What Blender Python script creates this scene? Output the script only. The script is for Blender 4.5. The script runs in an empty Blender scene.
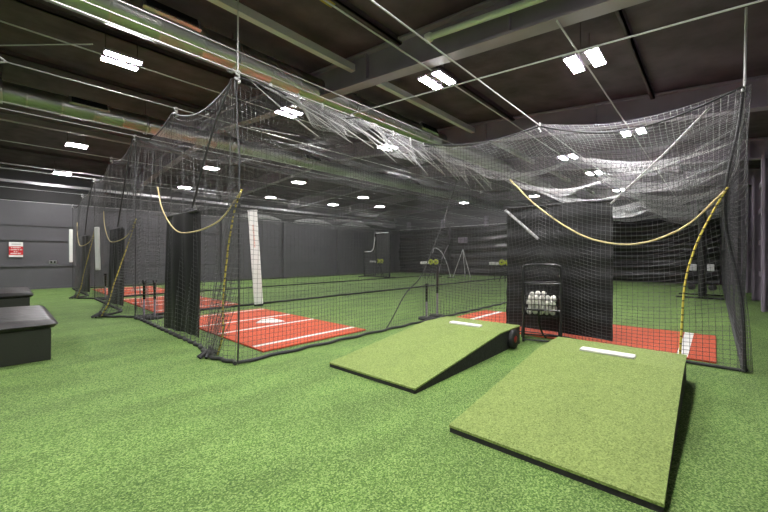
import bpy, math, random
import numpy as np
from mathutils import Vector, Matrix, noise
random.seed(7)
S = 0.75            # the plan below is laid out in units of 0.75 m; everything is brought to metres at the end
PI = math.pi
col = bpy.context.scene.collection
sin, cos = math.sin, math.cos

# ------------------------------------------------------------------ materials
def newmat(name):
    m = bpy.data.materials.new(name); m.use_nodes = True
    nt = m.node_tree; b = nt.nodes['Principled BSDF']
    return m, nt, b
def mat(name, c, rough=.6, metal=0, bump=0, bscale=30, var=0, vscale=6, sheen=0, coat=0, spec=.5):
    m, nt, b = newmat(name)
    b.inputs['Base Color'].default_value = (*c, 1); b.inputs['Roughness'].default_value = rough
    b.inputs['Metallic'].default_value = metal; b.inputs['Specular IOR Level'].default_value = spec
    if sheen: b.inputs['Sheen Weight'].default_value = sheen
    if coat: b.inputs['Coat Weight'].default_value = coat
    tc = nt.nodes.new('ShaderNodeTexCoord')
    if var:
        n = nt.nodes.new('ShaderNodeTexNoise'); n.inputs['Scale'].default_value = vscale; n.inputs['Detail'].default_value = 5
        nt.links.new(tc.outputs['Object'], n.inputs['Vector'])
        r = nt.nodes.new('ShaderNodeValToRGB')
        r.color_ramp.elements[0].position = .3; r.color_ramp.elements[1].position = .7
        r.color_ramp.elements[0].color = (*[x*(1-var) for x in c], 1); r.color_ramp.elements[1].color = (*[min(1, x*(1+var)) for x in c], 1)
        nt.links.new(n.outputs['Fac'], r.inputs['Fac']); nt.links.new(r.outputs['Color'], b.inputs['Base Color'])
    if bump:
        n = nt.nodes.new('ShaderNodeTexNoise'); n.inputs['Scale'].default_value = bscale; n.inputs['Detail'].default_value = 4
        nt.links.new(tc.outputs['Object'], n.inputs['Vector'])
        bp = nt.nodes.new('ShaderNodeBump'); bp.inputs['Strength'].default_value = bump; bp.inputs['Distance'].default_value = .02
        nt.links.new(n.outputs['Fac'], bp.inputs['Height']); nt.links.new(bp.outputs['Normal'], b.inputs['Normal'])
    return m
def turf(name, dark, mid, light, big, sheen=.3):
    m, nt, b = newmat(name); N = nt.nodes; L = nt.links
    tc = N.new('ShaderNodeTexCoord')
    n1 = N.new('ShaderNodeTexNoise'); n1.inputs['Scale'].default_value = 105; n1.inputs['Detail'].default_value = 4; n1.inputs['Roughness'].default_value = .7
    n2 = N.new('ShaderNodeTexNoise'); n2.inputs['Scale'].default_value = 1.7; n2.inputs['Detail'].default_value = 4
    mp = N.new('ShaderNodeMapping'); mp.inputs['Scale'].default_value = (.6, 1.5, 1)
    mp.inputs['Rotation'].default_value = (0, 0, .4)
    L.new(tc.outputs['Object'], n1.inputs['Vector']); L.new(tc.outputs['Object'], mp.inputs['Vector']); L.new(mp.outputs[0], n2.inputs['Vector'])
    vo = N.new('ShaderNodeTexVoronoi'); vo.inputs['Scale'].default_value = 120; L.new(tc.outputs['Object'], vo.inputs['Vector'])
    sp_ = N.new('ShaderNodeSeparateColor'); L.new(vo.outputs['Color'], sp_.inputs[0])
    ma = N.new('ShaderNodeMath'); ma.operation = 'MULTIPLY_ADD'; ma.inputs[1].default_value = .55
    L.new(sp_.outputs[0], ma.inputs[0])
    mb_ = N.new('ShaderNodeMath'); mb_.operation = 'MULTIPLY_ADD'; mb_.inputs[1].default_value = 1.6; mb_.inputs[2].default_value = -.575
    L.new(n1.outputs['Fac'], mb_.inputs[0]); L.new(mb_.outputs[0], ma.inputs[2])
    r = N.new('ShaderNodeValToRGB'); e = r.color_ramp.elements
    e[0].position = .18; e[0].color = (*dark, 1); e[1].position = .85; e[1].color = (*light, 1)
    k = e.new(.5); k.color = (*mid, 1)
    L.new(ma.outputs[0], r.inputs['Fac'])
    r2 = N.new('ShaderNodeValToRGB'); e = r2.color_ramp.elements
    e[0].position = .35; e[0].color = (1-big, 1-big, 1-big, 1); e[1].position = .65; e[1].color = (1, 1, 1, 1)
    L.new(n2.outputs['Fac'], r2.inputs['Fac'])
    mx = N.new('ShaderNodeMix'); mx.data_type = 'RGBA'; mx.blend_type = 'MULTIPLY'; mx.inputs[0].default_value = 1
    L.new(r.outputs['Color'], mx.inputs[6]); L.new(r2.outputs['Color'], mx.inputs[7])
    L.new(mx.outputs[2], b.inputs['Base Color'])
    b.inputs['Roughness'].default_value = .8; b.inputs['Sheen Weight'].default_value = sheen; b.inputs['Sheen Roughness'].default_value = .5
    b.inputs['Specular IOR Level'].default_value = .2
    bp = N.new('ShaderNodeBump'); bp.inputs['Strength'].default_value = .6; bp.inputs['Distance'].default_value = .008
    L.new(ma.outputs[0], bp.inputs['Height']); L.new(bp.outputs['Normal'], b.inputs['Normal'])
    return m
def emit(name, c, s):
    m, nt, b = newmat(name)
    b.inputs['Base Color'].default_value = (.8, .8, .8, 1)
    b.inputs['Emission Color'].default_value = (*c, 1); b.inputs['Emission Strength'].default_value = s
    return m
M = {}
M['turf'] = turf('turf', (.042, .105, .014), (.125, .24, .042), (.33, .465, .15), .28, .07)
M['mound_turf'] = turf('mound_turf', (.135, .19, .042), (.215, .295, .075), (.31, .395, .12), .06, .08)
M['clay'] = turf('clay_turf', (.48, .058, .020), (.60, .105, .045), (.72, .17, .09), .06, .04)
M['white_turf'] = mat('white_turf', (.8, .8, .76), .9, bump=.5, bscale=120)
M['ceiling'] = mat('ceiling', (.085, .055, .080), .6, bump=1.0, bscale=2.6, var=.5, vscale=2.2)
M['wall'] = mat('wall', (.10, .097, .108), .5, bump=.25, bscale=3, var=.1, vscale=1)
M['dark_wall'] = mat('dark_wall', (.02, .02, .021), .6)
M['steel'] = mat('steel_grey', (.315, .265, .335), .5, var=.12, vscale=2)
M['purlin'] = mat('purlin_dark', (.075, .05, .066), .6)
M['galv'] = mat('galvanised', (.62, .62, .64), .32, metal=.9)
M['pale_steel'] = mat('pale_steel', (.62, .60, .63), .3, spec=.8)
M['duct'] = mat('duct_metal', (.52, .53, .52), .36, metal=1, bump=.08, bscale=6)
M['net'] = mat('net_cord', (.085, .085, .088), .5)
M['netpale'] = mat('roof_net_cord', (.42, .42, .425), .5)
M['netrope'] = mat('net_border_rope', (.03, .03, .032), .6)
M['vinyl'] = mat('black_vinyl', (.007, .007, .0075), .5, bump=.35, bscale=5)
M['tarp'] = mat('black_tarp', (.011, .011, .012), .34, bump=.3, bscale=4)
M['leather'] = mat('bench_leather', (.045, .042, .042), .38, bump=.35, bscale=14)
M['bench'] = mat('bench_side', (.022, .024, .018), .5, bump=.1, bscale=40)
M['black'] = mat('black_metal', (.02, .02, .021), .25)
M['rubber'] = mat('black_rubber', (.018, .018, .018), .75, bump=.3, bscale=60, var=.4, vscale=25)
M['white'] = mat('white_paint', (.82, .82, .80), .5)
M['pad'] = mat('white_pad', (.85, .85, .83), .55)
M['cable'] = mat('white_cable', (.55, .55, .55), .4)
M['rope'] = mat('cream_rope', (.60, .50, .24), .7, bump=.4, bscale=80)
M['red'] = mat('sign_red', (.62, .02, .03), .4)
M['redhub'] = mat('red_hub', (.35, .03, .02), .4)
M['orange'] = mat('pad_orange', (.75, .3, .2), .6)
M['ball'] = mat('baseball', (.78, .76, .70), .55)
M['ygreen'] = mat('yellow_wheel', (.62, .70, .03), .5)
M['yfoam'] = mat('yellow_insulation', (.45, .33, .07), .8)
M['pvc'] = mat('white_pipe', (.72, .78, .70), .3)
M['palegrey'] = mat('pale_grey', (.45, .45, .46), .7)
M['light'] = emit('lamp_lens', (1, .97, .97), 150)
# yellow rope with dark flecks
m, nt, b = newmat('yellow_rope'); M['yrope'] = m
tc = nt.nodes.new('ShaderNodeTexCoord'); wv = nt.nodes.new('ShaderNodeTexWave'); wv.bands_direction = 'Z'
wv.inputs['Scale'].default_value = 4; wv.inputs['Distortion'].default_value = 2
rr = nt.nodes.new('ShaderNodeValToRGB'); rr.color_ramp.elements[0].color = (.10, .08, .02, 1); rr.color_ramp.elements[1].color = (.58, .47, .07, 1)
rr.color_ramp.elements[0].position = .05; rr.color_ramp.elements[1].position = .14
nt.links.new(tc.outputs['Object'], wv.inputs['Vector']); nt.links.new(wv.outputs['Fac'], rr.inputs['Fac']); nt.links.new(rr.outputs['Color'], b.inputs['Base Color'])
b.inputs['Roughness'].default_value = .7

# ------------------------------------------------------------------ object helpers
def tag(o, label=None, cat=None, group=None, kind=None):
    if label: o['label'] = label
    if cat: o['category'] = cat
    if group: o['group'] = group
    if kind: o['kind'] = kind
    return o
def empty(name, loc=(0, 0, 0), rz=0):
    o = bpy.data.objects.new(name, None); col.objects.link(o)
    o.location = loc; o.rotation_euler = (0, 0, rz); o.empty_display_size = .1
    return o
def copy_tree(o, parent=None):
    c = o.copy(); col.objects.link(c); c.parent = parent
    for ch in list(o.children): copy_tree(ch, c)
    return c
class MB:
    def __init__(s): s.v = []; s.f = []; s.m = []; s.smooth = []
    def add(s, vs, fs, mi=0, sm=False):
        n = len(s.v); s.v += [tuple(v) for v in vs]; s.f += [tuple(n+i for i in f) for f in fs]
        s.m += [mi]*len(fs); s.smooth += [sm]*len(fs); return s
    def box(s, a, b, mi=0, bev=0, T=None):
        x0, y0, z0 = a; x1, y1, z1 = b
        if bev:
            # chamfered box: every corner becomes three verts
            import itertools
            vs = []; idx = {}
            for c in itertools.product((0, 1), repeat=3):
                p = [(x0, x1)[c[0]], (y0, y1)[c[1]], (z0, z1)[c[2]]]; sg = [1 if k == 0 else -1 for k in c]
                for ax in range(3):
                    q = list(p)
                    for k in range(3):
                        if k != ax: q[k] += sg[k]*bev
                    idx[(c, ax)] = len(vs); vs.append(q)
            fs = []
            for ax in range(3):
                o1, o2 = [k for k in range(3) if k != ax]
                for sd in (0, 1):
                    f = []
                    for (u, w) in ((0, 0), (1, 0), (1, 1), (0, 1)):
                        c = [0, 0, 0]; c[ax] = sd; c[o1] = u; c[o2] = w; f.append(idx[(tuple(c), ax)])
                    if (sd == 0) ^ (ax == 1): f = f[::-1]
                    fs.append(f)
            for ax in range(3):
                o1, o2 = [k for k in range(3) if k != ax]
                for u in (0, 1):
                    for w in (0, 1):
                        c0 = [0, 0, 0]; c0[o1] = u; c0[o2] = w; c1 = list(c0); c1[ax] = 1
                        fs.append([idx[(tuple(c0), o1)], idx[(tuple(c1), o1)], idx[(tuple(c1), o2)], idx[(tuple(c0), o2)]])
            for c in itertools.product((0, 1), repeat=3):
                fs.append([idx[(c, 0)], idx[(c, 1)], idx[(c, 2)]])
        else:
            vs = [(x0, y0, z0), (x1, y0, z0), (x1, y1, z0), (x0, y1, z0), (x0, y0, z1), (x1, y0, z1), (x1, y1, z1), (x0, y1, z1)]
            fs = [(3, 2, 1, 0), (4, 5, 6, 7), (0, 1, 5, 4), (1, 2, 6, 5), (2, 3, 7, 6), (3, 0, 4, 7)]
        if T is not None: vs = [T @ Vector(v) for v in vs]
        return s.add(vs, fs, mi)
    def tube(s, pts, r, n=8, mi=0, cap=True, radii=None):
        pts = [Vector(p) for p in pts]; N = len(pts); vs = []; fs = []
        prev = None
        for i, p in enumerate(pts):
            t = (pts[min(i+1, N-1)] - pts[max(i-1, 0)]).normalized()
            if prev is None:
                a = Vector((0, 0, 1)) if abs(t.z) < .9 else Vector((1, 0, 0))
                u = t.cross(a).normalized()
            else:
                u = (prev - t*prev.dot(t)).normalized()
            prev = u; w = t.cross(u); rr = radii[i] if radii else r
            for k in range(n):
                a = 2*PI*k/n; vs.append(p + u*cos(a)*rr + w*sin(a)*rr)
        for i in range(N-1):
            for k in range(n):
                k2 = (k+1) % n; fs.append((i*n+k, i*n+k2, (i+1)*n+k2, (i+1)*n+k))
        s.add(vs, fs, mi, True)
        if cap: 
            s.add([vs[k] for k in range(n)], [tuple(range(n))[::-1]], mi); s.add([vs[(N-1)*n+k] for k in range(n)], [tuple(range(n))], mi)
        return s
    def lathe(s, prof, c=(0, 0, 0), n=20, mi=0, axis='z'):
        vs = []; fs = []
        for (r, z) in prof:
            for k in range(n):
                a = 2*PI*k/n; x, y = r*cos(a), r*sin(a)
                p = (x, y, z) if axis == 'z' else ((x, z, y) if axis == 'y' else (z, x, y))
                vs.append((p[0]+c[0], p[1]+c[1], p[2]+c[2]))
        for i in range(len(prof)-1):
            for k in range(n):
                k2 = (k+1) % n; fs.append((i*n+k, i*n+k2, (i+1)*n+k2, (i+1)*n+k))
        return s.add(vs, fs, mi, True)
    def prism(s, prof, y0, y1, mi=0):       # profile in XZ, extruded along Y
        n = len(prof); vs = [(x, y0, z) for x, z in prof]+[(x, y1, z) for x, z in prof]
        fs = [tuple(range(n)), tuple(range(2*n-1, n-1, -1))]+[(k, k+n, (k+1) % n+n, (k+1) % n) for k in range(n)]
        return s.add(vs, fs, mi)
    def grid(s, fn, nu, nv, mi=0, thick=0):
        vs = [fn(i/nu, j/nv) for j in range(nv+1) for i in range(nu+1)]
        fs = [(j*(nu+1)+i, j*(nu+1)+i+1, (j+1)*(nu+1)+i+1, (j+1)*(nu+1)+i) for j in range(nv) for i in range(nu)]
        s.add(vs, fs, mi, True)
        if thick:
            t = Vector(thick); v2 = [Vector(v)+t for v in vs]
            W = nu+1
            s.add(v2, [f[::-1] for f in fs], mi, True)
            ring = [i for i in range(W)]+[j*W+nu for j in range(1, nv+1)]+[nv*W+i for i in range(nu-1, -1, -1)]+[j*W for j in range(nv-1, 0, -1)]
            R_ = len(ring); s.add([vs[i] for i in ring]+[v2[i] for i in ring], [(k, (k+1) % R_, (k+1) % R_+R_, k+R_) for k in range(R_)], mi)
        return s
    def build(s, name, mats, parent=None, loc=None):
        me = bpy.data.meshes.new(name); me.from_pydata(s.v, [], s.f)
        for m_ in (mats if isinstance(mats, list) else [mats]): me.materials.append(m_)
        me.polygons.foreach_set('material_index', s.m); me.polygons.foreach_set('use_smooth', s.smooth)
        me.update()
        o = bpy.data.objects.new(name, me); col.objects.link(o)
        if parent: o.parent = parent
        if loc: o.location = loc
        return o
def structure(name, mb, m): return tag(mb.build(name, m), kind='structure')

def strand_mesh(name, arrs, r, m, parent=None):
    """arrs: list of (strands, points, 3) arrays; every strand becomes a three sided cord"""
    V = []; F = []; off = 0
    for A in arrs:
        A = np.asarray(A, float); Sn, Np, _ = A.shape
        t = np.empty_like(A); t[:, 1:-1] = A[:, 2:]-A[:, :-2]; t[:, 0] = A[:, 1]-A[:, 0]; t[:, -1] = A[:, -1]-A[:, -2]
        t /= np.linalg.norm(t, axis=2, keepdims=True)+1e-9
        ref = np.array([.31, .52, .79]); u = np.cross(t, ref); u /= np.linalg.norm(u, axis=2, keepdims=True)+1e-9
        w = np.cross(t, u)
        vs = np.stack([A+r*(u*math.cos(a)+w*math.sin(a)) for a in (0, 2*PI/3, 4*PI/3)], axis=2)   # S,N,3,3
        V.append(vs.reshape(-1, 3))
        s_, n_, k_ = np.meshgrid(np.arange(Sn), np.arange(Np-1), np.arange(3), indexing='ij')
        base = off+(s_*Np+n_)*3
        k2 = (k_+1) % 3
        F.append(np.stack([base+k_, base+k2, base+3+k2, base+3+k_], axis=-1).reshape(-1, 4))
        off += Sn*Np*3
    V = np.concatenate(V); F = np.concatenate(F)
    me = bpy.data.meshes.new(name)
    me.vertices.add(len(V)); me.vertices.foreach_set('co', V.astype(np.float32).ravel())
    me.loops.add(F.size); me.loops.foreach_set('vertex_index', F.astype(np.int32).ravel())
    me.polygons.add(len(F)); me.polygons.foreach_set('loop_start', np.arange(0, F.size, 4, dtype=np.int32))
    me.materials.append(m); me.update(calc_edges=True)
    o = bpy.data.objects.new(name, me); col.objects.link(o)
    if parent: o.parent = parent
    return o
def net(name, fn, nu, nv, su, sv, r, m, parent=None):
    u = np.linspace(0, 1, nu+1); v = np.linspace(0, 1, nv+1); us = np.linspace(0, 1, su+1); vs = np.linspace(0, 1, sv+1)
    U1, V1 = np.meshgrid(u, vs, indexing='ij'); U2, V2 = np.meshgrid(us, v, indexing='xy')
    return strand_mesh(name, [fn(U1, V1), fn(U2, V2)], r, m, parent)
def spline(pts, n=10):
    P = [Vector(p) for p in pts]; P = [P[0]*2-P[1]]+P+[P[-1]*2-P[-2]]; out = []
    for i in range(1, len(P)-2):
        for k in range(n):
            t = k/n
            out.append(.5*((2*P[i])+(P[i+1]-P[i-1])*t+(2*P[i-1]-5*P[i]+4*P[i+1]-P[i+2])*t*t+(-P[i-1]+3*P[i]-3*P[i+1]+P[i+2])*t**3))
    return out+[P[-2]]
def cable(name, pts, r, m, label, cat, group=None, n=6):
    return tag(MB().tube(pts, r, n).build(name, m), label, cat, group)

# ------------------------------------------------------------------ the building
X0, X1, Y0, Y1 = -7.0, 27.4, -1.35, 24.0
RIDGE = 12.3
def R(Y): return 4.51+.105*Y if Y < RIDGE else 5.8-.055*(Y-RIDGE)    # underside of the roof beams
DK = .62
structure('floor', MB().box((X0-.3, Y0-.3, -.2), (X1+.3, Y1+.3, 0)), M['turf'])
mb = MB()
for (ya, yb) in ((Y0-.3, RIDGE), (RIDGE, Y1+.3)):
    za, zb = R(ya)+DK, R(yb)+DK
    mb.add([(X0-.3, ya, za), (X1+.3, ya, za), (X1+.3, yb, zb), (X0-.3, yb, zb), (X0-.3, ya, za+.2), (X1+.3, ya, za+.2), (X1+.3, yb, zb+.2), (X0-.3, yb, zb+.2)],
           [(0, 3, 2, 1), (4, 5, 6, 7), (0, 1, 5, 4), (1, 2, 6, 5), (2, 3, 7, 6), (3, 0, 4, 7)])
structure('ceiling', mb, M['ceiling'])
structure('wall_left', MB().box((X0-.3, Y1, 0), (X1+.3, Y1+.3, R(Y1)+DK)), M['wall'])
structure('wall_right', MB().box((X0-.3, Y0-.3, 0), (X1+.3, Y0, R(Y0)+DK)), M['wall'])
structure('wall_end', MB().box((X1, Y0, 0), (X1+.3, Y1, 6.4)), M['wall'])
structure('wall_rear', MB().box((X0-.3, Y0, 0), (X0, Y1, 6.4)), M['wall'])
tn = 0
# girt ledges and seams of the left wall
for z, h, d in ((1.12, .09, .06), (2.36, .12, .07), (3.08, .05, .05), (.0, .10, .05)):
    tn += 1; structure('trim_%d' % tn, MB().box((X0, Y1-d, z), (X1, Y1, z+h)).box((X0, Y1-d-.01, z-.03), (X1, Y1-.0, z)), [M['wall']])
tn += 1; structure('trim_%d' % tn, MB().box((X0, Y1-.12, 4.24), (X1, Y1, 4.95)), M['dark_wall'])
tn += 1; structure('trim_%d' % tn, MB().box((X0, Y1-.30, 5.0), (X1, Y1-.1, 5.12)), M['galv'])
# columns on the left wall
for x in (-5, 0, 5, 10, 14.6, 19.8, 24.6):
    if x in (0, 5): continue
    structure('wall_column', MB().box((x-.1, Y1-.25, 0), (x+.1, Y1, 4.24)), M['wall'])
# pale lens shaped bulges over the dark band above the left wall
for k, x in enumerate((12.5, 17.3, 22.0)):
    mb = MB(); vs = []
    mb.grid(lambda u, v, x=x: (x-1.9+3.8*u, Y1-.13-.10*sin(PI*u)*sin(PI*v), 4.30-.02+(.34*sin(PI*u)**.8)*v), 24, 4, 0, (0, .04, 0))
    tag(mb.build('wall_top_bulge', M['palegrey']), ('pale lens shaped bulge above the left wall, nearest the white pad', 'pale lens shaped bulge above the left wall, middle of the three', 'pale lens shaped bulge above the left wall, beside the far screen')[k], 'liner', kind='structure')
# right wall: columns and girts
for x in (4.2, 7.8, 11.4, 15.0, 18.6, 22.2, 25.8):
    c = MB().box((x-.18, Y0+.30, 0), (x+.18, Y0+.36, 4.5)).box((x-.025, Y0, 0), (x+.025, Y0+.30, 4.5))
    structure('wall_column', c, M['steel'])
for z in (1.0, 2.1, 3.2, 4.1):
    structure('wall_girt', MB().box((X0, Y0, z), (X1, Y0+.2, z+.05)).box((X0, Y0+.17, z-.12), (X1, Y0+.2, z)), M['steel'])
for y in (.9, 5.2, 9.5, 13.8, 18, 22):
    structure('wall_column', MB().box((X1-.3, y-.14, 0), (X1, y+.14, 4.9)), M['steel'])
dr = MB().box((X1-.06, -.95, 0), (X1, .25, 2.75)); d1 = structure('door_1', dr, M['dark_wall'])
MB().box((X1-.10, -.88, .05), (X1-.06, .18, 2.65)).build('door_panel', M['steel'], d1)
# roof beams (tapered I sections) every five units
def roof_beam(x):
    mb = MB()
    for (ya, yb) in ((Y0, RIDGE), (RIDGE, Y1)):
        for (xa, xb, da, db) in ((x-.02, x+.02, .04, .56), (x-.13, x+.13, 0, .04), (x-.13, x+.13, .56, .60)):
            v = [(xx, yy, R(yy)+dd) for yy in (ya, yb) for dd in (da, db) for xx in (xa, xb)]
            mb.add(v, [(0, 1, 3, 2), (4, 6, 7, 5), (0, 4, 5, 1), (2, 3, 7, 6), (0, 2, 6, 4), (1, 5, 7, 3)])
    y = Y0+.6
    while y < Y1-.5:
        if abs(y-RIDGE) > .3: mb.box((x-.1, y-.015, R(y)+.04), (x+.1, y+.015, R(y)+.56))
        y += 2.9
    structure('roof_beam', mb, M['steel'])
for x in (-5.6, -.7, 5, 10, 15, 20, 25): roof_beam(x)
# purlins run the length of the hall
for y in (1.0, 4.2, 8.7, 12.1, 17.2, 20.6):
    z = R(y)+DK
    structure('roof_purlin', MB().box((X0, y-.02, z-.11), (X1, y+.02, z)).box((X0, y-.02, z-.11), (X1, y+.06, z-.095)), M['purlin'])
structure('roof_purlin', MB().box((X0, 5.44, 5.42), (X1, 5.56, 5.56)), M['pale_steel'])
structure('roof_purlin', MB().box((X0, 15.3, 5.62), (X1, 15.5, 5.80)), M['steel'])
# flange braces at the beams
for x in (5, 10, 15):
    for y in (3.2, 5.5, 8.7):
        MBb = MB().tube([(x+.1, y, R(y)+.1), (x+.5, y, R(y)+.5)], .03, 4)
        structure('beam_brace', MBb, M['steel'])
tag(MB().box((2.95, 4.15, R(4.5)+DK-.03), (3.6, 4.5, R(4.5)+DK+.02)).build('insulation_patch', M['yfoam']), 'yellow bare insulation patch in the dark ceiling', 'insulation', kind='structure')

# ------------------------------------------------------------------ ducts
def duct(y, z, r, label, vents):
    t = empty('air_duct', (0, y, z)); tag(t, label, 'duct', 'round metal air ducts under the roof')
    prof = []; x = X0+.2
    n = 24; mb = MB(); pts = []; rad = []
    while x < X1-.2:
        prof += [(r, x), (r, x+.60), (r+.006, x+.61), (r+.006, x+.64), (r, x+.65)]; x += .66
    prof = [(.01, prof[0][1])]+prof+[(.01, prof[-1][1])]
    mb.lathe(prof, n=32, axis='x'); mb.build('duct_tube', M['duct'], t)
    for vx in vents:
        a = math.radians(-28)
        T = Matrix.Translation((vx, 0, 0)) @ Matrix.Rotation(a, 4, 'X')
        v = MB().box((-.42, -r-.04, -.11), (.42, -r+.03, .11), T=T).build('vent_frame', M['galv'], t)
        s = MB()
        for k in range(6): s.box((-.38, -r-.06, -.09+.032*k), (.38, -r-.03, -.075+.032*k), T=T)
        s.box((-.38, -r-.045, -.09), (.38, -r-.03, .09), T=T)
        s.build('vent_slats', M['black'], v)
    for hx in range(-6, 27, 3):
        MB().tube([(hx, 0, r*.98), (hx, 0, R(y)+DK-z)], .012, 5).build('hanger_rod', M['purlin'], t)
        MB().lathe([(r+.02, hx-.03), (r+.028, hx-.03), (r+.028, hx+.03), (r+.02, hx+.03)], n=32, axis='x').build('strap', M['galv'], t)
    return t
duct(6.7, 5.39, .27, 'large round galvanised air duct overhead, nearer of the two', (1.9, 9, 16))
duct(12.7, 5.60, .26, 'round galvanised air duct farther back above the middle cage', (1.65, 9, 16))

# ------------------------------------------------------------------ ceiling lights
def make_light():
    t = empty('ceiling_light')
    MB().box((-.30, -.24, .0), (.30, -.06, .04)).box((-.30, .06, .0), (.30, .24, .04)).box((-.20, -.05, .03), (.20, .05, .09)).box((-.24, -.22, .04), (-.20, .22, .055)).box((.20, -.22, .04), (.24, .22, .055)).build('housing', M['steel'], t)
    for s_ in (-1, 1):
        MB().box((-.27, s_*.15-.07, -.008), (.27, s_*.15+.07, -.001)).build('lens', M['light'], t)
    for sx in (-1, 1): MB().tube([(sx*.25, 0, .1), (sx*.25, 0, .55)], .008, 4).build('hanger', M['purlin'], t)
    return t
L0 = None
lamps = [
 (1.57, 8.29, 'bright ceiling light above the near left corner between the two ducts'),
 (1.83, 16.54, 'ceiling light at far left beyond the second duct, larger of that pair'),
 (1.85, 21.22, 'ceiling light at far left, closest to the left wall, low near grey beam'),
 (5.5, 3.77, 'bright square ceiling light right of the big roof beam, hung under two crossing wires'),
 (6.14, 1.47, 'large twin panel ceiling light near the top right of the photo'),
 (10.4, 1.45, 'twin panel light just above the sagging top edge of the bullpen net'),
 (12.58, 3.5, 'small twin light seen through the bullpen net, left of its neighbour'),
 (15.65, 3.43, 'small twin light seen through the bullpen net, lower right one'),
 (5.07, 8.06, 'ceiling light seen through the net next to the near roof beam'),
 (9.0, 8.2, 'ceiling light behind folded netting right of the near cage corner'),
 (6.39, 16.48, 'ceiling light seen through the end nets below the second duct, upper left'),
 (6.72, 20.82, 'ceiling light seen through the end nets, lowest on the left above the rope'),
 (10.83, 16.26, 'ceiling light above the white leaning pad, upper of two'),
 (11.62, 20.55, 'ceiling light above the white leaning pad, lower of two'),
 (16.34, 17.08, 'small distant ceiling light, upper right above the far screen'),
 (16.32, 20.19, 'small distant ceiling light between the pad and the far screen'),
 (19.79, 18.81, 'smallest distant ceiling light straight above the far screen'),
 (22.5, 8.2, 'farthest ceiling light at the end of the near cage'),
 (20.5, 3.4, 'ceiling light over the far end of the bullpen lanes'),
 (24.0, 14.0, 'ceiling light near the end wall above the black tarps'),
 (1.6, 1.47, 'ceiling light directly above the foreground turf by the right wall'),
 (1.0, 4.0, 'ceiling light directly above the foreground turf in the walkway'),
 (-2.6, 1.47, 'ceiling light behind the walkway near the right wall'),
 (-2.6, 8.3, 'ceiling light behind the benches, near row'),
 (-2.6, 16.5, 'ceiling light behind the benches, middle row'),
 (-2.6, 21.2, 'ceiling light behind the benches, row along the left wall'),
]
for i, (x, y, lab) in enumerate(lamps):
    t = make_light() if i == 0 else copy_tree(L0)
    if i == 0: L0 = t
    t.location = (x, y, R(y)-.06); tag(t, lab, 'ceiling light', 'ceiling lights')
# conduits that feed the light rows
for (xa, xb, y, lab) in ((-6.5, 26, 8.40, 'thin pale conduit along the ceiling beside the near duct'),
                    (-6.5, 26, 3.66, 'thin pale conduit crossing the top middle to the square light'),
                    (4.9, 26, 1.50, 'thin grey conduit crossing the large twin panel light at top right')):
    cable('light_conduit', [(xa, y, R(y)-.02), (xb, y, R(y)-.02)], .013, M['cable'], lab, 'conduit')
cable('light_conduit', [(-.01, 9.2, 5.3), (1.09, 7.95, 5.3)], .01, M['cable'], 'short thin wire at top left running to the nearest bright light', 'conduit')
t = cable('ceiling_pipe', [(4.75, 3.41, 5.16), (4.75, -1.1, 4.58)], .05, M['pvc'], 'pale white pipe fixed along the big roof beam at top right', 'pipe', n=12)
MB().lathe([(.06, -.05), (.075, -.03), (.075, .05), (.06, .06)], (4.75, 3.41, 5.16), 12, axis='y').build('end_cap', M['white'], t)

# ------------------------------------------------------------------ cages
LX0, LX1 = 2.37, 26.7
NY = [5.13, 11.0, 16.87, 22.74]                   # side nets of the three cages
CZ = [4.27, 4.68, 4.42, 4.03]                     # height of their cables
MZ = [4.50, 4.65, 4.20]                           # cable over the middle of each cage
place = ['near', 'middle', 'far']
def fold(x, z, zt, amp, ph):
    k = np.clip((z-(zt-1.5))/1.5, 0, 1)
    return amp*k**1.3*(np.sin(3.1*(x+1.1*z)+ph)+.6*np.sin(7.3*(x+.9*z)+ph*2)+.35*np.sin(1.3*x-ph))
def side_fn(Y, zt, amp=.10, ph=0., xa=LX0, xb=LX1, hook=2.4):
    def fn(u, v):
        x = xa+(xb-xa)*u
        top = zt-.16*np.abs(np.sin(PI*(x-xa)/hook))
        z = .03+(top-.03)*v
        y = Y+fold(x, z, zt, amp, ph)+.05*np.sin(1.7*x+ph)*np.sin(PI*v)+.012*np.sin(9*x+3*z)
        return np.stack([x, y, z], -1)
    return fn
side_labels = ['long black side net of the near cage, closest to the pitching mounds',
  'black dividing net between near and middle cage, white pad leaning on it',
  'black dividing net between the middle and the far cage',
  'outermost black net of the far cage, along the left wall']
for i, Y in enumerate(NY):
    t = tag(empty('cage_net', (0, 0, 0)), side_labels[i], 'net', 'long side nets of the cages')
    if i == 0: near_net = t
    fn = side_fn(Y, CZ[i], .11 if i == 0 else .06, .7*i)
    cell = .072 if i == 0 else .09
    net('netting', fn, int(24.3/cell), int(4.2/cell), 170, 36, .0026 if i == 0 else .0022, M['net'], t)
    us = np.linspace(0, 1, 220)
    e = fn(us, us*0); 
    MB().tube([(p[0], p[1]+.02*sin(9*p[0]), .035) for p in e], .026 if i == 0 else .034, 6).build('bottom_rope', M['netrope'], t)
    e = fn(us, us*0+1); MB().tube([tuple(p) for p in e], .014, 5).build('top_rope', M['netrope'], t)
    vs = np.linspace(0, 1, 60); e = fn(vs*0, vs); MB().tube([tuple(p) for p in e], .012, 5).build('edge_rope', M['netrope'], t)
# dark seam cord hanging in the near side net
MB().tube(spline([(5.55, 5.08, 0.08), (5.75, 5.1, .25), (6.2, 5.1, .75), (6.75, 5.1, 1.1), (7.2, 5.1, 1.7), (8.0, 5.12, 2.9), (8.6, 5.13, 4.0)]), .012, 6).build('hanging_cord', M['netrope'], near_net)

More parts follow.
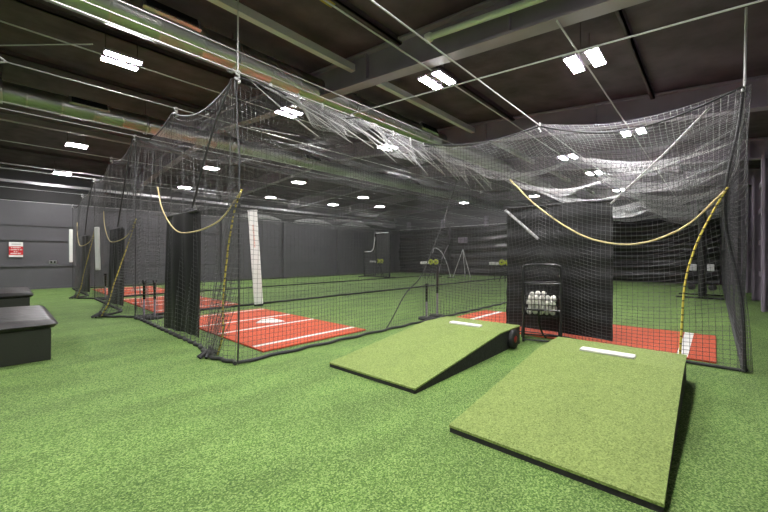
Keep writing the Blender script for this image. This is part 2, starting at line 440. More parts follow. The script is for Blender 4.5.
# end nets with doorway, in the plane x = LX0
def end_fn(ya, yb, za, zm, zb, ph, sw=0):
    def fn(u, v):
        y = ya+(yb-ya)*u
        top = np.where(u < .5, za+(zm-za)*2*u, zm+(zb-zm)*(2*u-1))-.28*np.abs(np.sin(2*PI*u))
        w = np.clip(v, 0, 1)
        z = .03+(top-.03)*v
        # slack cloth: rows of cord sag between the hooks and belly inward
        z = z-.30*np.sin(PI*v)*np.abs(np.sin(2*PI*u+.25))
        x = LX0+.14*np.sin(PI*v)*np.sin(5*u+ph)+.07*np.sin(11*y+ph+z)*np.sin(PI*v)+.03*np.sin(23*y)*(1-v)
        # pulled open and outward at the bottom near the door
        x = x-(.15+sw)*np.exp(-((y-ya-.7)/.45)**2)*np.exp(-(z/.8)**2)
        return np.stack([x, y, z], -1)
    return fn
end_labels = ['black end net of the near cage with black panel and rope doorway', 'black end net of the middle cage behind the batting tees', 'black end net of the far cage by the left wall']
SW = [0, .5, .35]           # how far each door flap is swept out into the walkway
for i in range(3):
    ya, yb = NY[i], NY[i+1]
    t = tag(empty('cage_end_net', (0, 0, 0)), end_labels[i], 'net', 'end nets facing the walkway')
    fn = end_fn(ya, yb, CZ[i], MZ[i], CZ[i+1], i*1.3, SW[i]*.8)
    net('netting', fn, int(5.87/.11), int(4.3/.085), 60, 40, .0030, M['net'], t)
    us = np.linspace(0, 1, 80); e = fn(us, us*0+1); MB().tube([tuple(p) for p in e], .014, 5).build('top_rope', M['netrope'], t)
    e = fn(us, us*0); MB().tube([(p[0], p[1], .03) for p in e], .03, 6).build('bottom_rope', M['netrope'], t)
    # gathered door flap
    yc = ya+.15
    def flap(u, v, ya=ya, i=i):
        z = .05+2.45*v
        cy = ya-.05+.70*(1-v)**1.3; wd = .10+.25*np.sin(PI*np.clip(v*1.1, 0, 1))
        y = cy+wd*(u-.5)*2
        x = LX0-.04-(.08+SW[i])*(1-v)**1.8+.07*np.sin(9*PI*u+3*v)
        return np.stack([x, y, z], -1)
    net('door_flap', flap, 22, 34, 40, 24, .0028, M['net'], t)
    mb = MB()
    for k in range(7):
        a = k*.9; mb.tube(spline([(LX0-SW[i]-.20+.10*cos(a), ya+.72+.12*sin(a), .03), (LX0-SW[i]-.10, ya+.75, .08+.012*k), (LX0-SW[i]-.02+.06*sin(a), ya+.85+.08*cos(a), .03)]), .025, 5)
    mb.build('net_bundle', M['netrope'], t)
    # strap from the top corner to the panel
    cable('net_strap', spline([(LX0-.05, ya+.08, CZ[i]-.05), (LX0-.08, ya+.75, 3.55), (LX0-.08, ya+1.60, 2.45)]), .018, M['netrope'], 'dark strap slanting from the top corner of the %s cage to its black panel' % place[i], 'strap')
    # swag rope and hanging rope of the doorway
    sw = spline([(LX0-.1, ya+3.55, 3.06), (LX0-.15, ya+3.05, 2.55), (LX0-.2, ya+2.1, 2.08), (LX0-.2, ya+1.2, 2.0), (LX0-.08, ya+.45, 2.15), (LX0-.03, ya-.16, 2.52)], 8)
    cable('door_rope', sw, .012, M['rope'], 'cream rope hanging in a swag across the doorway of the %s cage' % place[i], 'rope', 'swag ropes of the cage doorways')
    sp = SW[i]; dr = spline([(LX0-.02, ya-.16, 2.55), (LX0-.02-.05*sp, ya+.08, 2.25), (LX0-.04-.3*sp, ya+.27, 1.6), (LX0-.04-.65*sp, ya+.42, .9), (LX0-.03-.9*sp, ya+.45, .4), (LX0-.05-1.1*sp, ya+.6, .05)], 8)
    t2 = cable('door_rope', dr, .014, M['yrope'], 'yellow rope running down the open edge of the %s cage doorway' % place[i], 'rope', 'yellow ropes down the cage doorways')
    # hung black panel
    t3 = tag(empty('backstop_panel', (LX0+.06, ya+1.74, 0)), 'black vinyl panel hanging inside the %s cage end net' % place[i], 'panel', 'black panels hung at the cage ends')
    MB().grid(lambda u, v: (.035*sin(5*u+2*v)+.02*sin(17*u), 1.78*u, .12+2.30*v-.05*u*(1-v)), 26, 20, 0, (.02, 0, 0)).build('vinyl_sheet', M['vinyl'], t3)
    MB().tube([(0, -.02, 2.43), (0, 1.80, 2.43)], .022, 6).build('hem', M['netrope'], t3)

# roof nets of the cages
def roof_fn(xa, xb, ya, yb, za, zm, zb, ph, sag=.34, bay=2.4, yh=True):
    def fn(u, v):
        x = xa+(xb-xa)*u; y = ya+(yb-ya)*v
        base = np.where(v < .5, za+(zm-za)*2*v, zm+(zb-zm)*(2*v-1))
        z = base-sag*np.abs(np.sin(2*PI*v))*(1+.25*np.sin(2.1*x+ph))-.10*np.abs(np.sin(PI*(x-xa)/bay))*(.4+.6*np.abs(np.sin(2*PI*v)))
        z = z+.05*np.sin(4*x+2*y+ph)*np.abs(np.sin(2*PI*v))
        return np.stack([x, y, z], -1)
    return fn
for i in range(3):
    t = tag(empty('cage_roof_net'), 'sagging roof net over the %s cage' % place[i], 'net', 'roof nets over the cages')
    fn = roof_fn(LX0, LX1, NY[i], NY[i+1], CZ[i], MZ[i], CZ[i+1], i)
    net('netting', fn, int(24.3/.085), int(5.87/.085), 150, 44, .0019, M['net'], t)

# bullpen (right hand lanes)
BX, BY0 = 6.93, -.30
def bull_front(u, v):
    y = NY[0]+(BY0-NY[0])*u                      # u = 0 at the near cage, 1 at the right corner
    # hooks at y = 5.13, 2.42, -0.3
    seg = np.where(y > 2.42, (NY[0]-y)/2.71, (2.42-y)/2.72)
    top = np.where(y > 2.42, 4.30+(4.05-4.30)*seg, 4.05+(3.92-4.05)*seg)-np.where(y > 2.42, .16, .34)*np.sin(PI*seg)
    z = .03+(top-.03)*v
    z = z-.20*np.sin(PI*v)*np.sin(PI*seg)
    x = BX+.06*np.sin(6*y+2*z)*np.sin(PI*v)+.10*np.sin(PI*v)*np.sin(2.2*y)
    x = x+.50*np.exp(-((y-2.4)/.75)**4)*np.exp(-(z/1.55)**6)      # pushed in behind the ball cart
    y = y+.20*np.exp(-((z-2.3)/1.0)**2)*np.clip((u-.6)/.4, 0, 1)**3  # waist of the right edge
    return np.stack([x, y, z], -1)
t = tag(empty('bullpen_front_net'), 'black front net of the bullpen behind the mounds and ball cart', 'net')
net('netting', bull_front, 76, 57, 76, 50, .0030, M['net'], t)
us = np.linspace(0, 1, 110)
MB().tube([tuple(p) for p in bull_front(us, us*0+1)], .016, 5).build('top_rope', M['netrope'], t)
MB().tube([(p[0], p[1], .03) for p in bull_front(us, us*0)], .022, 6).build('bottom_rope', M['netrope'], t)
vs = np.linspace(0, 1, 60); e = bull_front(vs*0+1, vs)
MB().tube([tuple(p) for p in e], .020, 6).build('edge_rope', M['netrope'], t)
# pleated bunch of net along the right edge
def bunch(u, v):
    e = bull_front(np.ones_like(v), v)
    w = (.04+.06*np.abs(v-.45)*1.6)
    e[..., 1] = e[..., 1]+w*(u*1.6-.9)
    e[..., 0] = e[..., 0]+.05*np.sin(10*PI*u+4*v)
    return e
net('net_pleats', bunch, 9, 50, 24, 40, .003, M['net'], t)
def bull_side(u, v):
    x = BX+(LX1-BX)*u; z = .03+(3.9-.14*np.abs(np.sin(PI*(x-BX)/2.4)))*v
    return np.stack([x, BY0+.06*np.sin(2*x+z)*np.sin(PI*v)+fold(x, z, 3.9, .05, 2.), z], -1)
t = tag(empty('cage_net'), 'black side net of the bullpen running back along the right wall', 'net')
net('netting', bull_side, 220, 44, 120, 24, .0030, M['net'], t)
MB().tube([(p[0], p[1], .04) for p in bull_side(us, us*0)], .035, 6).build('bottom_rope', M['netrope'], t)
def bull_roof(u, v):
    x = BX+(LX1-BX)*u; y = BY0+(NY[0]-BY0)*v
    base = 3.92+(4.27-3.92)*v
    seg = np.abs(np.sin(PI*(y-BY0)/2.72))
    a = np.abs(np.sin(PI*(x-BX)/3.3))
    z = base-.22*seg-.42*a**1.3*(.45+.55*seg)-.10*np.sin(2*x+1.2*y)*a+.05*np.sin(5*x-3*y)*a
    return np.stack([x, y, z], -1)
t = tag(empty('bullpen_roof_net'), 'pale sagging roof net over the bullpen at upper right', 'net')
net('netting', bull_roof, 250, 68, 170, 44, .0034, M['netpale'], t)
# folds of spare netting hanging under the cable where bullpen and cage meet
def drape(xa, xb, y, zt, dz, ph):
    def fn(u, v):
        x = xa+(xb-xa)*u+.5*v
        z = zt-dz*np.sin(PI*u)*v-.05*v
        yy = y-.12*v+.14*np.sin(5*PI*u+2.5*v+ph)*v
        return np.stack([x, yy, z], -1)
    return fn
for k, (xa, xb, dz, lab) in enumerate(((2.5, 4.6, .75, 'pale folds of spare netting below the cable right of the near cage corner'),
                        (4.5, 7.0, .95, 'pale folds of spare netting below the cable, middle swag'),
                        (6.9, 9.4, 1.0, 'pale folds of spare netting where cage and bullpen meet'))):
    t = tag(empty('net_swag'), lab, 'net', 'gathered spare netting under the near cable')
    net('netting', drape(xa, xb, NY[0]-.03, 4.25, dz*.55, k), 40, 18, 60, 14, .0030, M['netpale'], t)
    mb = MB()
    rf = random.Random(k+11)
    for a in range(9):
        x_ = xa+(xb-xa)*(a+rf.random()*.6)/9; ln = rf.uniform(.7, 1.5); dp = rf.uniform(.35, .8)*dz
        y_ = NY[0]-.10-rf.random()*.12
        mb.tube(spline([(x_, NY[0]-.03, 4.22), (x_+ln*.35, y_, 4.22-dp*.5), (x_+ln*.75, y_-.05, 4.22-dp*.88), (x_+ln, y_, 4.22-dp)], 6), .011, 4, radii=[.004+.010*sin(PI*min(1, q_/18)) for q_ in range(19)])
    mb.build('fold_edge', M['netpale'], t)

# bullpen doorway ropes and straps
cable('door_rope', spline([(BX-.1, 2.96, 3.11), (BX-.12, 2.45, 2.55), (BX-.14, 1.75, 2.0), (BX-.14, 1.2, 1.80), (BX-.14, .75, 1.82), (BX-.12, .3, 2.05), (BX-.1, -.10, 2.50)], 10), .015, M['rope'], 'cream rope hanging in a wide swag across the bullpen doorway', 'rope')
cable('door_rope', spline([(BX-.1, -.13, 2.55), (BX-.1, .03, 2.2), (BX-.1, .2, 1.75), (BX-.1, .32, 1.2), (BX-.1, .36, .5), (BX-.12, .38, .04)], 10), .014, M['yrope'], 'yellow rope hanging down the bullpen net at right, touching the turf', 'rope')
cable('net_strap', spline([(BX+.05, .05, 3.75), (BX+.2, .6, 3.2), (7.52, 1.38, 2.55)]), .018, M['cable'], 'pale strap slanting from the bullpen top corner to the black panel', 'strap')
t3 = tag(empty('backstop_panel', (7.55, 1.36, 0)), 'large black vinyl panel hanging behind the ball cart', 'panel')
MB().grid(lambda u, v: (.04*sin(6*u+3*v)+.02*sin(15*u)+.015*sin(40*v), 2.0*u, .05+2.58*v+.06*u*(1-v)), 30, 26, 0, (.02, 0, 0)).build('vinyl_sheet', M['vinyl'], t3)
MB().tube([(0, -.02, 2.62), (0, 2.02, 2.64)], .025, 6).build('hem', M['netrope'], t3)
cable('net_strap', spline([(7.5, 3.35, 2.6), (7.48, 3.05, 2.33), (7.48, 2.65, 1.95)]), .03, M['netpale'], 'grey strap slanting across the upper left corner of the panel behind the cart', 'strap')

# tarps at the far end
def tarp(ya, yb, zt, lab, ph):
    t = tag(empty('end_tarp', (26.55, ya, 0)), lab, 'tarp', 'black tarps closing the lanes at the end wall')
    MB().grid(lambda u, v: (.09*sin(38*v+2*u+ph)*(.4+.6*v)+.10*sin(4*u+9*v+ph), (yb-ya)*u, .08+(zt-.08)*v-.12*sin(PI*u)*v), 40, 70, 0, (.03, 0, 0)).build('tarp_sheet', M['tarp'], t)
    MB().tube([(-.02, 0, zt+.02), (-.02, yb-ya, zt+.02)], .03, 6).build('top_rail', M['cable'], t)
tarp(-.2, 5.05, 3.85, 'black creased tarp at the far end of the bullpen lanes', .3)
tarp(5.2, 10.9, 4.0, 'black tarp at the far end of the near cage', 1.1)
tarp(11.1, 16.8, 4.1, 'black tarp at the far end of the middle cage behind the tripod', 2.)
tarp(16.95, 22.6, 4.1, 'black tarp at the far end of the far cage behind the white-topped screen', 3.)

# cables that carry the nets (run along the hall), with hooks
hooks_at = {}
def hook(p, lab):
    t = tag(empty('cable_hook', p), lab, 'hook', 'pale hooks and knots on the net cables')
    MB().tube([(.0+.03*cos(a), 0, .02+.03*sin(a)) for a in [k*.5 for k in range(12)]], .014, 5).build('ring', M['cable'], t)
    MB().tube(spline([(0, 0, 0), (.03, .02, -.03), (-.03, .02, -.06), (.03, 0, -.09), (.0, 0, -.13)], 5), .015, 5).build('knot', M['cable'], t)
cl = [('near left steel cable over the near cage side net', NY[0], CZ[0]), ('steel cable over the middle of the near cage', 7.84, MZ[0]),
      ('steel cable over the net between near and middle cage', NY[1], CZ[1]), ('steel cable over the middle of the middle cage', 13.9, MZ[1]),
      ('steel cable over the net between middle and far cage', NY[2], CZ[2]), ('steel cable over the middle of the far cage', 19.8, MZ[2]),
      ('steel cable over the outermost net by the left wall', NY[3], CZ[3])]
for k, (lab, y, z) in enumerate(cl):
    xs = -6.9 if k != 1 else .06
    cable('net_cable', [(xs, y, z+.03), (LX1+.6, y, z+.03)], .0095, M['cable'], lab+', running the length of the hall', 'cable', 'steel cables carrying the nets')
    if k in (0, 2, 4):
        cable('net_cable', [(-6.9, y+.06, z+.20), (LX1+.6, y+.06, z+.17)], .008, M['cable'], 'second thinner wire just above the '+lab, 'cable', 'thin wires above the net cables')
    hook((LX0, y, z), 'pale hook on the walkway end of the '+lab.replace(' steel', '').replace('steel ', '').replace('over the ', 'over '))
cable('net_cable', [(-6.9, 5.2, 4.66), (LX1+.6, 5.2, 4.60)], .009, M['cable'], 'topmost thin wire of the three above the near cage side net', 'cable')
cable('net_cable', [(-6.9, 2.42, 4.06), (LX1+.6, 2.42, 4.06)], .010, M['cable'], 'steel cable slanting down to the middle hook of the bullpen net', 'cable')
cable('net_cable', [(4.6, 5.13, 4.34), (4.6, -1.1, 3.80)], .010, M['cable'], 'thin pale wire crossing the roof beam toward the right wall', 'cable')
hook((BX, 2.42, 4.06), 'pale hook at the middle of the bullpen net top edge')
hook((BX, BY0, 3.93), 'pale knotted hook at the top right corner of the bullpen net')
hook((BX, NY[0], 4.27), 'pale hook where the bullpen net meets the near cage')
hook((4.6, NY[0], 4.27), 'pale hook halfway between the near corner and the bullpen')
cable('hanger_rope', [(LX0, NY[0], CZ[0]+.05), (LX0, NY[0], R(NY[0])+.5)], .011, M['cable'], 'vertical white rope above the near cage corner', 'rope')
cable('hanger_rope', [(BX, BY0, 3.95), (BX+.12, BY0-.02, 5.05)], .016, M['cable'], 'vertical white rope from the top right net corner up to the roof', 'rope')
cable('hanger_rope', spline([(BX, BY0, 3.92), (BX-.02, BY0+.02, 3.5), (BX-.04, BY0+.05, 3.2), (BX-.02, BY0+.08, 2.85), (BX-.04, BY0+.18, 2.55)]), .012, M['cable'], 'white cord tied down the upper right edge of the bullpen net', 'rope')
cable('hanger_rope', spline([(.06, 7.84, 4.53), (-.35, 8.3, 5.0), (-.6, 8.6, 5.5)]), .014, M['cable'], 'rope tying the middle cable up to the roof at top left', 'rope')
cable('hanger_rope', spline([(.06, 7.84, 4.53), (-1.5, 8.0, 4.0), (-6.9, 8.1, 2.8)]), .014, M['cable'], 'rope pulling the middle cable back toward the rear wall', 'rope')
for i_, (y, z) in enumerate(((NY[0], CZ[0]),)):
    for x in (2.9, 3.4, 3.9, 5.2, 5.8, 6.4):
        t = tag(MB().lathe([(.0, -.07), (.02, -.06), (.028, 0), (.02, .05), (.0, .06)], (x, y, z+.0), 8).build('net_clip', M['cable']), 'small pale clip holding the near side net to its cable', 'clip', 'clips along the near cable')
cable('brace_wire', [(LX0+.2, NY[0]+.02, 3.55), (4.4, 6.6, 4.2)], .008, M['cable'], 'thin wire inside the near cage corner running up to the roof net', 'cable')

# ------------------------------------------------------------------ mats
def mat_thing(x0, x1, y0, y1, lines, plate, lab, cross=()):
    t = tag(empty('batting_mat', (x0, y0, 0)), lab, 'mat', 'red turf mats in the cages')
    MB().box((0, 0, .0), (x1-x0, y1-y0, .03), bev=.008).build('mat_base', M['clay'], t)
    for y, w in lines:
        MB().box((.03, y-y0-w/2, .028), (x1-x0-.03, y-y0+w/2, .034)).build('chalk_line', M['white_turf'], t)
    if plate:
        cx, cy = plate[0]-x0, plate[1]-y0; h = .29
        v = [(cx+h, cy-h), (cx+h, cy+h), (cx, cy+h), (cx-h, cy), (cx, cy-h)]
        MB().add([(a, b_, .045) for a, b_ in v]+[(a, b_, .028) for a, b_ in v], [(0, 1, 2, 3, 4)]+[(k, k+5, (k+1) % 5+5, (k+1) % 5) for k in range(5)]).build('home_plate', M['white'], t)
    return t
for i in range(3):
    o = NY[i]-NY[0]
    mat_thing(2.95, 5.33, 5.48+o, 9.98+o, [(5.85+o, .10), (7.33+o, .09), (8.40+o, .09), (9.80+o, .09)], (4.34, 7.85+o),
              'red batting mat with white lines and home plate in the %s cage' % place[i])
mat_thing(7.22, 9.60, -.02, 4.9, [(.38, .14), (4.42, .12)], (8.6, 2.4), 'red turf mat behind the bullpen front net')

# ------------------------------------------------------------------ pitching mounds
def mound(loc, rz, lab, wheels=()):
    t = tag(empty('pitching_mound', loc, rz), lab, 'pitching mound', 'portable turf pitching mounds')
    L, W, H = 3.19, 1.53, .33
    MB().prism([(0, 0), (0, .045), (2.35, H-.02), (L, H-.02), (L, 0)], -W/2, W/2).build('ramp_body', M['rubber'], t)
    n = 30
    def top(u, v):
        x = -.006+(L+.012)*u; z = (.045+(H-.065)*min(x/2.35, 1)) if x > 0 else .045
        return (x, -W/2-.006+(W+.012)*v, z+.022+.002*sin(50*u*v))
    MB().grid(top, 60, 24, 0, (0, 0, -.021)).build('turf_top', M['mound_turf'], t)
    MB().box((2.50, -.305, H-.0), (2.64, .305, H+.035), bev=.01).build('pitching_rubber', M['white'], t)
    for s_ in wheels:
        w = MB().lathe([(.06, -.035), (.15, -.035), (.165, -.02), (.165, .02), (.15, .035), (.06, .035)], (0, 0, 0), 22, axis='y').build('wheel', M['rubber'], t)
        w.location = (L-.42, s_*(W/2+.055), .165)
        MB().lathe([(0, -.04), (.06, -.04), (.07, -.02), (.07, .02), (.06, .04), (0, .04)], (0, 0, 0), 14, axis='y').build('hub', M['redhub'], w)
    return t
mound((2.785, 1.00, 0), math.radians(.6), 'closer green turf pitching mound at right foreground with white rubber')
mound((3.25, 3.31, 0), math.radians(1.2), 'green turf pitching mound farther left, its black side ramp and wheel showing', (-1,))

# ------------------------------------------------------------------ ball cart and balls
CA = math.atan2(.6807, .7325)                       # cart faces the camera
cart = tag(empty('ball_cart', (6.87, 2.37, 0), math.radians(-70)), 'black wire ball cart full of baseballs between the mounds', 'ball cart')
# local x = width (to the right), local y = depth away from camera
W2, D2 = .31, .24
frm = MB()
def loop(pts, r=.018, n=8): frm.tube(spline(pts, 6), r, n)
loop([(-W2, -D2, .03), (-W2, -D2, 1.30), (-W2+.03, -D2, 1.40), (-W2+.10, -D2, 1.44), (W2-.10, -D2, 1.44), (W2-.03, -D2, 1.40), (W2, -D2, 1.30), (W2, -D2, .03)], .022)
for z in (1.10, .62, .07): frm.tube([(-W2, -D2, z), (W2, -D2, z)], .017, 8)
for s_ in (-1, 1):
    frm.tube([(s_*W2, D2, .05), (s_*W2, D2, 1.10)], .018, 8)
    for z in (1.10, .62, .07): frm.tube([(s_*W2, -D2, z), (s_*W2, D2, z)], .016, 8)
for z in (1.10, .62, .07): frm.tube([(-W2, D2, z), (W2, D2, z)], .016, 8)
frm.tube(spline([(-.05, -D2, .60), (-.04, -.1, .35), (.02, 0, .15), (.08, .05, .07)], 6), .018, 8)
frm.build('frame', M['black'], cart)
bk = MB()
for k in range(11):
    f = -1+2*k/10
    for s_ in (-1, 1):
        bk.tube([(f*W2, s_*D2, 1.10), (f*W2*.9, s_*D2*.85, .52)], .005, 4)
        bk.tube([(s_*W2, f*D2, 1.10), (s_*W2*.9, f*D2*.85, .52)], .005, 4)
    bk.tube([(f*W2*.9, -D2*.85, .52), (f*W2*.9, D2*.85, .52)], .005, 4)
    bk.tube([(-W2*.9, f*D2*.85, .52), (W2*.9, f*D2*.85, .52)], .005, 4)
for k in range(7):
    z = .52+.58*k/6; q = .9+.1*k/6; q2 = .85+.15*k/6
    bk.tube([(-W2*q, -D2*q2, z), (W2*q, -D2*q2, z), (W2*q, D2*q2, z), (-W2*q, D2*q2, z), (-W2*q, -D2*q2, z)], .005, 4)
bk.build('wire_basket', M['black'], cart)
for s_ in (-1, 1):
    w = MB().lathe([(.03, -.02), (.10, -.02), (.11, 0), (.10, .02), (.03, .02)], (0, 0, 0), 16, axis='x').build('wheel', M['rubber'], cart); w.location = (s_*(W2+.03), D2, .11)
# one ball with stitching
bm_ = MB(); br = .048
bm_.lathe([(br*sin(PI*k/8), -br*cos(PI*k/8)) for k in range(9)], n=12)
ball0 = None; rg = random.Random(3)
cm = Matrix.Translation((6.87, 2.37, 0)) @ Matrix.Rotation(math.radians(-70), 4, 'Z')
cnt = 0
for lay in range(5):
    z = .575+lay*.079
    q = .9+.1*(z-.52)/.58; q2 = .85+.15*(z-.52)/.58
    xr, yr = W2*q-br-.006, D2*q2-br-.006
    nx = int(2*xr/.098)+1; ny = int(2*yr/.098)+1
    if lay == 4: nx -= 1; ny -= 1
    for a in range(nx):
        for c_ in range(ny):
            if lay == 4 and rg.random() < .35: continue
            fx = (a/(nx-1)-.5)*2*(nx-1)*.049; fy = (c_/(ny-1)-.5)*2*(ny-1)*.049
            off = .012 if lay % 2 else -.012
            p = cm @ Vector((max(-xr, min(xr, fx+off)), max(-yr, min(yr, fy+off)), z+rg.uniform(-.004, .004)))
            if ball0 is None:
                o = bm_.build('baseball', M['ball']); ball0 = o
            else:
                o = ball0.copy(); col.objects.link(o)
            o.location = p; o.rotation_euler = (rg.random()*3, rg.random()*3, 0)
            tag(o, 'white baseball heaped in the wire basket of the ball cart', 'baseball', 'baseballs in the ball cart'); cnt += 1

# ------------------------------------------------------------------ white pads
def pad(p0, p1, w, lab, mark=False, grp='white foam pads on the nets'):
    p0, p1 = Vector(p0), Vector(p1); t = tag(empty('foam_pad', p0), lab, 'pad', grp)
    d = p1-p0; ln = d.length; q = d.to_track_quat('Z', 'Y').to_matrix().to_4x4()
    T = q @ Matrix.Rotation(math.radians(47), 4, 'Z') if mark else q @ Matrix.Rotation(math.radians(40), 4, 'Z')
    MB().box((-w/2, -w/4, 0), (w/2, w/4, ln), bev=.02, T=T).build('pad_cover', M['pad'], t)
    if mark:
        MB().box((-w/2-.01, -w/4-.012, ln), (w/2+.01, w/4+.012, ln+.05), T=T).build('end_cap', M['cable'], t)
        MB().box((-w/2, -w/4, -.05), (w/2, w/4, 0), T=T).build('foot', M['black'], t)
        a = MB(); rg2 = random.Random(5)
        z = ln*.62
        while z < ln*.86:
            a.box((-.022, -w/4-.003, z), (.022, -w/4+.001, z+.022), T=T)
            a.box((-.022, w/4-.001, z), (.022, w/4+.003, z+.022), T=T); z += .045
        a.build('red_lettering', M['orange'], t)
    return t
pad((5.63, 10.72, .06), (5.40, 10.68, 3.0), .27, 'tall white leaning foam pad standing on the turf in the near cage', True)
pad((2.15, 14.68, 1.14), (2.12, 14.68, 2.54), .15, 'short white pad hanging on the end net of the middle cage')
pad((2.28, 22.55, 1.30), (2.28, 22.55, 2.88), .15, 'short white pad leftmost in the photo, in front of the left wall')

# ------------------------------------------------------------------ batting tees
def tee(p, h, lab, two=False):
    t = tag(empty('batting_tee', p), lab, 'batting tee', 'batting tees standing by the nets')
    MB().lathe([(0, 0), (.20, 0), (.22, .02), (.20, .05), (.05, .07), (0, .07)], n=22).build('base', M['rubber'], t)
    MB().lathe([(.024, .06), (.024, h*.52)], n=12).build('lower_tube', M['steel'], t)
    MB().lathe([(.0, h*.5), (.032, h*.5), (.032, h*.9), (.045, h*.93), (.05, h), (.03, h), (0, h-.01)], n=12).build('upper_tube', M['black'], t)
tee((2.50, 10.72, 0), .98, 'batting tee left of the black panel, closer to the middle cage')
tee((2.68, 10.50, 0), .98, 'batting tee just left of the black panel, nearer the panel')
tee((7.33, 5.34, 0), .90, 'short batting tee behind the farther mound, left one')
tee((7.83, 5.36, 0), 1.24, 'taller batting tee behind the farther mound, right one')
tee((2.62, 16.45, 0), .95, 'batting tee under the short white pad of the middle cage')

# ------------------------------------------------------------------ benches
def bench(y0, ln, lab):
    t = tag(empty('bench', (.56, y0, 0)), lab, 'bench', 'black padded benches at left')
    MB().box((-1.25, .03, .0), (-.03, ln-.03, .49), bev=.01).build('bench_base', M['bench'], t)
    def cush(u, v):
        a = u*2*PI
        return None
    # puffy seat cushion
    mb = MB(); nu, nv = 28, 34
    def P(u, v, s_):
        x = -1.28+1.33*u; y = -.05+(ln+.10)*v
        e = min(u, 1-u)*1.33; f = min(v, 1-v)*(ln+.1); r = .12
        k = (1-max(0, 1-e/r)**2)**.5*(1-max(0, 1-f/r)**2)**.5
        puff = .035*(sin(PI*u)*sin(PI*v))**.5 if 0 < u < 1 and 0 < v < 1 else 0
        wr = .006*noise.noise(Vector((x*6, y*5, 1)))
        return (x, y, .555+s_*(.068*k)+(puff+wr if s_ > 0 else 0))
    mb.grid(lambda u, v: P(u, v, 1), nu*2, nv*2).grid(lambda u, v: P(v, u, -1), nv, nu)
    mb.build('seat_cushion', M['leather'], t)
    mb = MB()
    mb.box((-1.30, -.02, .62), (-.60, ln+.02, 1.08), bev=.06)
    mb.build('back_cushion', M['leather'], t)
bench(7.48, 2.35, 'black padded bench at the left edge, closer one')
bench(13.45, 2.5, 'black padded bench at the left edge, farther one')

# ------------------------------------------------------------------ far equipment
def machine(p, rz, lab):
    t = tag(empty('pitching_machine', p, rz), lab, 'pitching machine', 'pitching machines with yellow wheels')
    lg = MB()
    for a in (0.4, 2.5, 4.6):
        MB().tube([(0, 0, .95), (.42*cos(a), .42*sin(a), .02)], .022, 6).build('leg', M['black'], t)
    MB().box((-.10, -.12, .90), (.10, .12, 1.05), bev=.02).build('head', M['black'], t)
    for s_ in (-1, 1):
        w = MB().lathe([(.0, -.05), (.17, -.05), (.19, -.03), (.19, .03), (.17, .05), (0, .05)], (0, 0, 0), 20, axis='x').build('wheel', M['ygreen'], t); w.location = (0, s_*.2, 1.2)
        MB().lathe([(0, -.06), (.05, -.06), (.05, .06), (0, .06)], (0, 0, 0), 10, axis='x').build('hub', M['black'], w)
    MB().box((-.25, .45, 1.05), (.25, .95, 1.22), bev=.03).build('ball_hopper', M['white'], t)
    MB().tube([(0, .1, 1.0), (0, .7, 1.08)], .03, 6).build('arm', M['black'], t)
    MB().tube([(0, .7, 1.1), (0, .7, .03)], .02, 6).build('hopper_post', M['black'], t)
machine((21, 9.4, 0), 0, 'pitching machine with yellow wheels far down the near cage')
machine((20.0, 14.0, 0), 0, 'pitching machine with yellow wheels far down the middle cage')
machine((20.4, 19.4, 0), 0, 'pitching machine with yellow wheels beside the far L shaped screen')
def lscreen(p, w, h, lab, notch=.45, low=1.9, rz=0):
    t = tag(empty('pitching_screen', p, rz), lab, 'protective screen', None)
    c = w*notch
    pts = [(0, 0, .05), (0, 0, h-.15), (0, .04, h-.04), (0, .15, h), (0, w-c-.2, h), (0, w-c-.06, h-.05), (0, w-c, h-.2), (0, w-c+.08, low+.35), (0, w-c+.3, low+.08), (0, w-c+.5, low), (0, w-.12, low), (0, w, low-.12), (0, w, .05)]
    MB().tube(spline(pts, 5), .055, 8).tube([(0, 0, .08), (0, w, .08)], .045, 8).build('frame', M['black'], t)
    MB().tube([(-.01, .1, h+.03), (-.01, w-c-.15, h+.03)], .05, 8).tube(spline([(-.06, w-c, h-.25), (-.06, w-c+.1, low+.35), (-.06, w-c+.3, low+.1), (-.06, w-c+.5, low+.03), (-.06, w-.1, low+.03)]), .04, 8).build('top_rail', M['cable'], t)
    for y in (.0, w): MB().tube([(-.6, y, .04), (.6, y, .04)], .04, 8).build('foot', M['black'], t)
    def fn(u, v):
        y = w*u; top = np.where(y < w-c, h-.05, low-.05); z = .1+(top-.1)*v
        return np.stack([.05*np.sin(PI*v)*np.sin(PI*u)+0*y, y, z], -1)
    net('netting', fn, int(w/.09), int(h/.09), 20, 10, .016, M['netrope'], t)
lscreen((19.0, 17.1, 0), 2.6, 3.25, 'L shaped protective screen with pale top rail in the far cage')
# tripod stand in the middle cage
t = tag(empty('tripod', (23.0, 13.5, 0)), 'tall pale legged tripod with a small box on top near the black tarps', 'tripod')
for a in (0.3, 2.4, 4.5): MB().tube([(0, 0, 2.1), (.75*cos(a), .75*sin(a), .02)], .03, 6).build('leg', M['cable'], t)
MB().tube([(0, 0, 2.0), (0, 0, 2.6)], .03, 6).build('column', M['black'], t)
MB().box((-.2, -.3, 2.55), (.2, .3, 2.95), bev=.03).build('head_box', M['steel'], t)
t = tag(empty('wheeled_machine', (22.3, 14.6, 0)), 'dark spindly practice machine with curved pale arms beside the tripod', 'machine')
MB().tube(spline([(0, -.5, .05), (0, -.2, 1.0), (0, .3, 1.9), (0, .9, 2.2), (0, 1.1, 1.8)]), .035, 6).build('curved_arm', M['cable'], t)
MB().tube(spline([(0, .6, .05), (0, .4, .9), (0, .2, 1.5), (0, -.3, 2.4)]), .035, 6).build('upright', M['steel'], t)
MB().box((-.25, -.1, 1.0), (.25, .5, 1.35), bev=.05).build('body', M['black'], t)
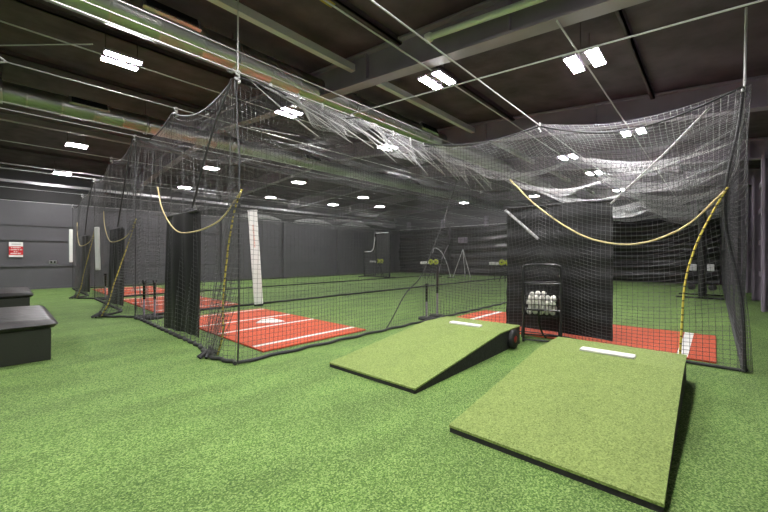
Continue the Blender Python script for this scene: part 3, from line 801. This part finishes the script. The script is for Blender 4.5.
for y in (-.5, .6): MB().tube([(-.45, y, .04), (.45, y, .04)], .035, 6).build('foot', M['black'], t)
# edge-on screen in the bullpen
t = tag(empty('pitching_screen', (18.4, .35, 0)), 'dark padded screen seen edge on in the bullpen near the right wall', 'protective screen')
MB().tube(spline([(-.75, 0, .1), (-.75, 0, 3.0), (-.6, 0, 3.15), (.6, 0, 3.15), (.75, 0, 3.0), (.75, 0, .1)], 5), .11, 8).build('padded_frame', M['vinyl'], t)
MB().grid(lambda u, v: (-.7+1.4*u, .06*sin(PI*v)*sin(3*u), .15+2.9*v), 10, 10, 0, (0, .02, 0)).build('screen_cloth', M['vinyl'], t)
for x in (-.75, .75): MB().tube([(x, -.6, .05), (x, .75, .05)], .03, 6).build('foot', M['black'], t)
for y in (-.24, .24):
    MB().box((-.85, y-.1, 1.05), (-.70, y+.1, 1.30), bev=.02).build('bracket', M['palegrey'], t)
    w = MB().lathe([(0, -.05), (.10, -.05), (.12, 0), (.10, .05), (0, .05)], (0, 0, 0), 14, axis='x').build('wheel', M['rubber'], t); w.location = (-.8, y*1.2, .45)

# ------------------------------------------------------------------ wall sign and outlet
t = tag(empty('wall_sign', (.48, Y1-.075, 1.55)), 'red and white notice on the grey left wall', 'sign')
MB().box((-.23, -.02, 0), (.23, 0, .70)).build('sign_board', M['white'], t)
MB().box((-.23, -.026, .10), (.23, -.02, .50)).build('red_field', M['red'], t)
mb = MB()
for z, w_ in ((.415, .16), (.32, .20), (.225, .07), (.145, .18)):
    x = -w_; rgs = random.Random(int(z*100))
    while x < w_:
        d = rgs.uniform(.015, .035); mb.box((x, -.031, z), (min(x+d, w_), -.026, z+.05)); x += d+.008
        if rgs.random() < .25: x += .02
mb.build('white_lettering', M['white'], t)
mb = MB(); x = -.14
while x < .14: mb.box((x, -.026, .57), (x+.02, -.02, .63)); x += .03
mb.build('grey_lettering', M['palegrey'], t)
t = tag(empty('outlet_box', (1.75, Y1, 1.3)), 'small grey outlet box on the left wall right of the notice', 'outlet')
MB().box((-.15, -.08, -.08), (.15, 0, .08), bev=.02).build('box_body', M['galv'], t)
MB().box((-.1, -.09, -.05), (-.02, -.08, .05)).box((.02, -.09, -.05), (.1, -.08, .05)).build('socket', M['black'], t)

# ------------------------------------------------------------------ camera
cam = bpy.data.cameras.new('camera'); co = bpy.data.objects.new('camera', cam); col.objects.link(co)
cam.sensor_width = 36; cam.lens = 36*356/768; cam.clip_start = .02; cam.clip_end = 200
co.location = (0, 0, 1.6)
F = Vector((.7325, .6807, 0)); co.rotation_euler = F.to_track_quat('-Z', 'Y').to_euler()
bpy.context.scene.camera = co

# ------------------------------------------------------------------ bring the plan to metres
done = set()
for o in list(bpy.context.scene.objects):
    o.location = Vector(o.location)*S
    if o.type == 'MESH' and o.data.name not in done:
        done.add(o.data.name); o.data.transform(Matrix.Scale(S, 4)); o.data.update()

w = bpy.data.worlds.new('world'); bpy.context.scene.world = w; w.use_nodes = True
w.node_tree.nodes['Background'].inputs[0].default_value = (.5, .5, .5, 1); w.node_tree.nodes['Background'].inputs[1].default_value = .05
sc = bpy.context.scene
sc.view_settings.view_transform = 'Standard'; sc.view_settings.look = 'None'; sc.view_settings.gamma = 1
sc.view_settings.exposure = 1.05
sc.view_settings.use_curve_mapping = False
sc.cycles.use_denoising = True
sc.cycles.max_bounces = 8; sc.cycles.diffuse_bounces = 5
print('balls', cnt)
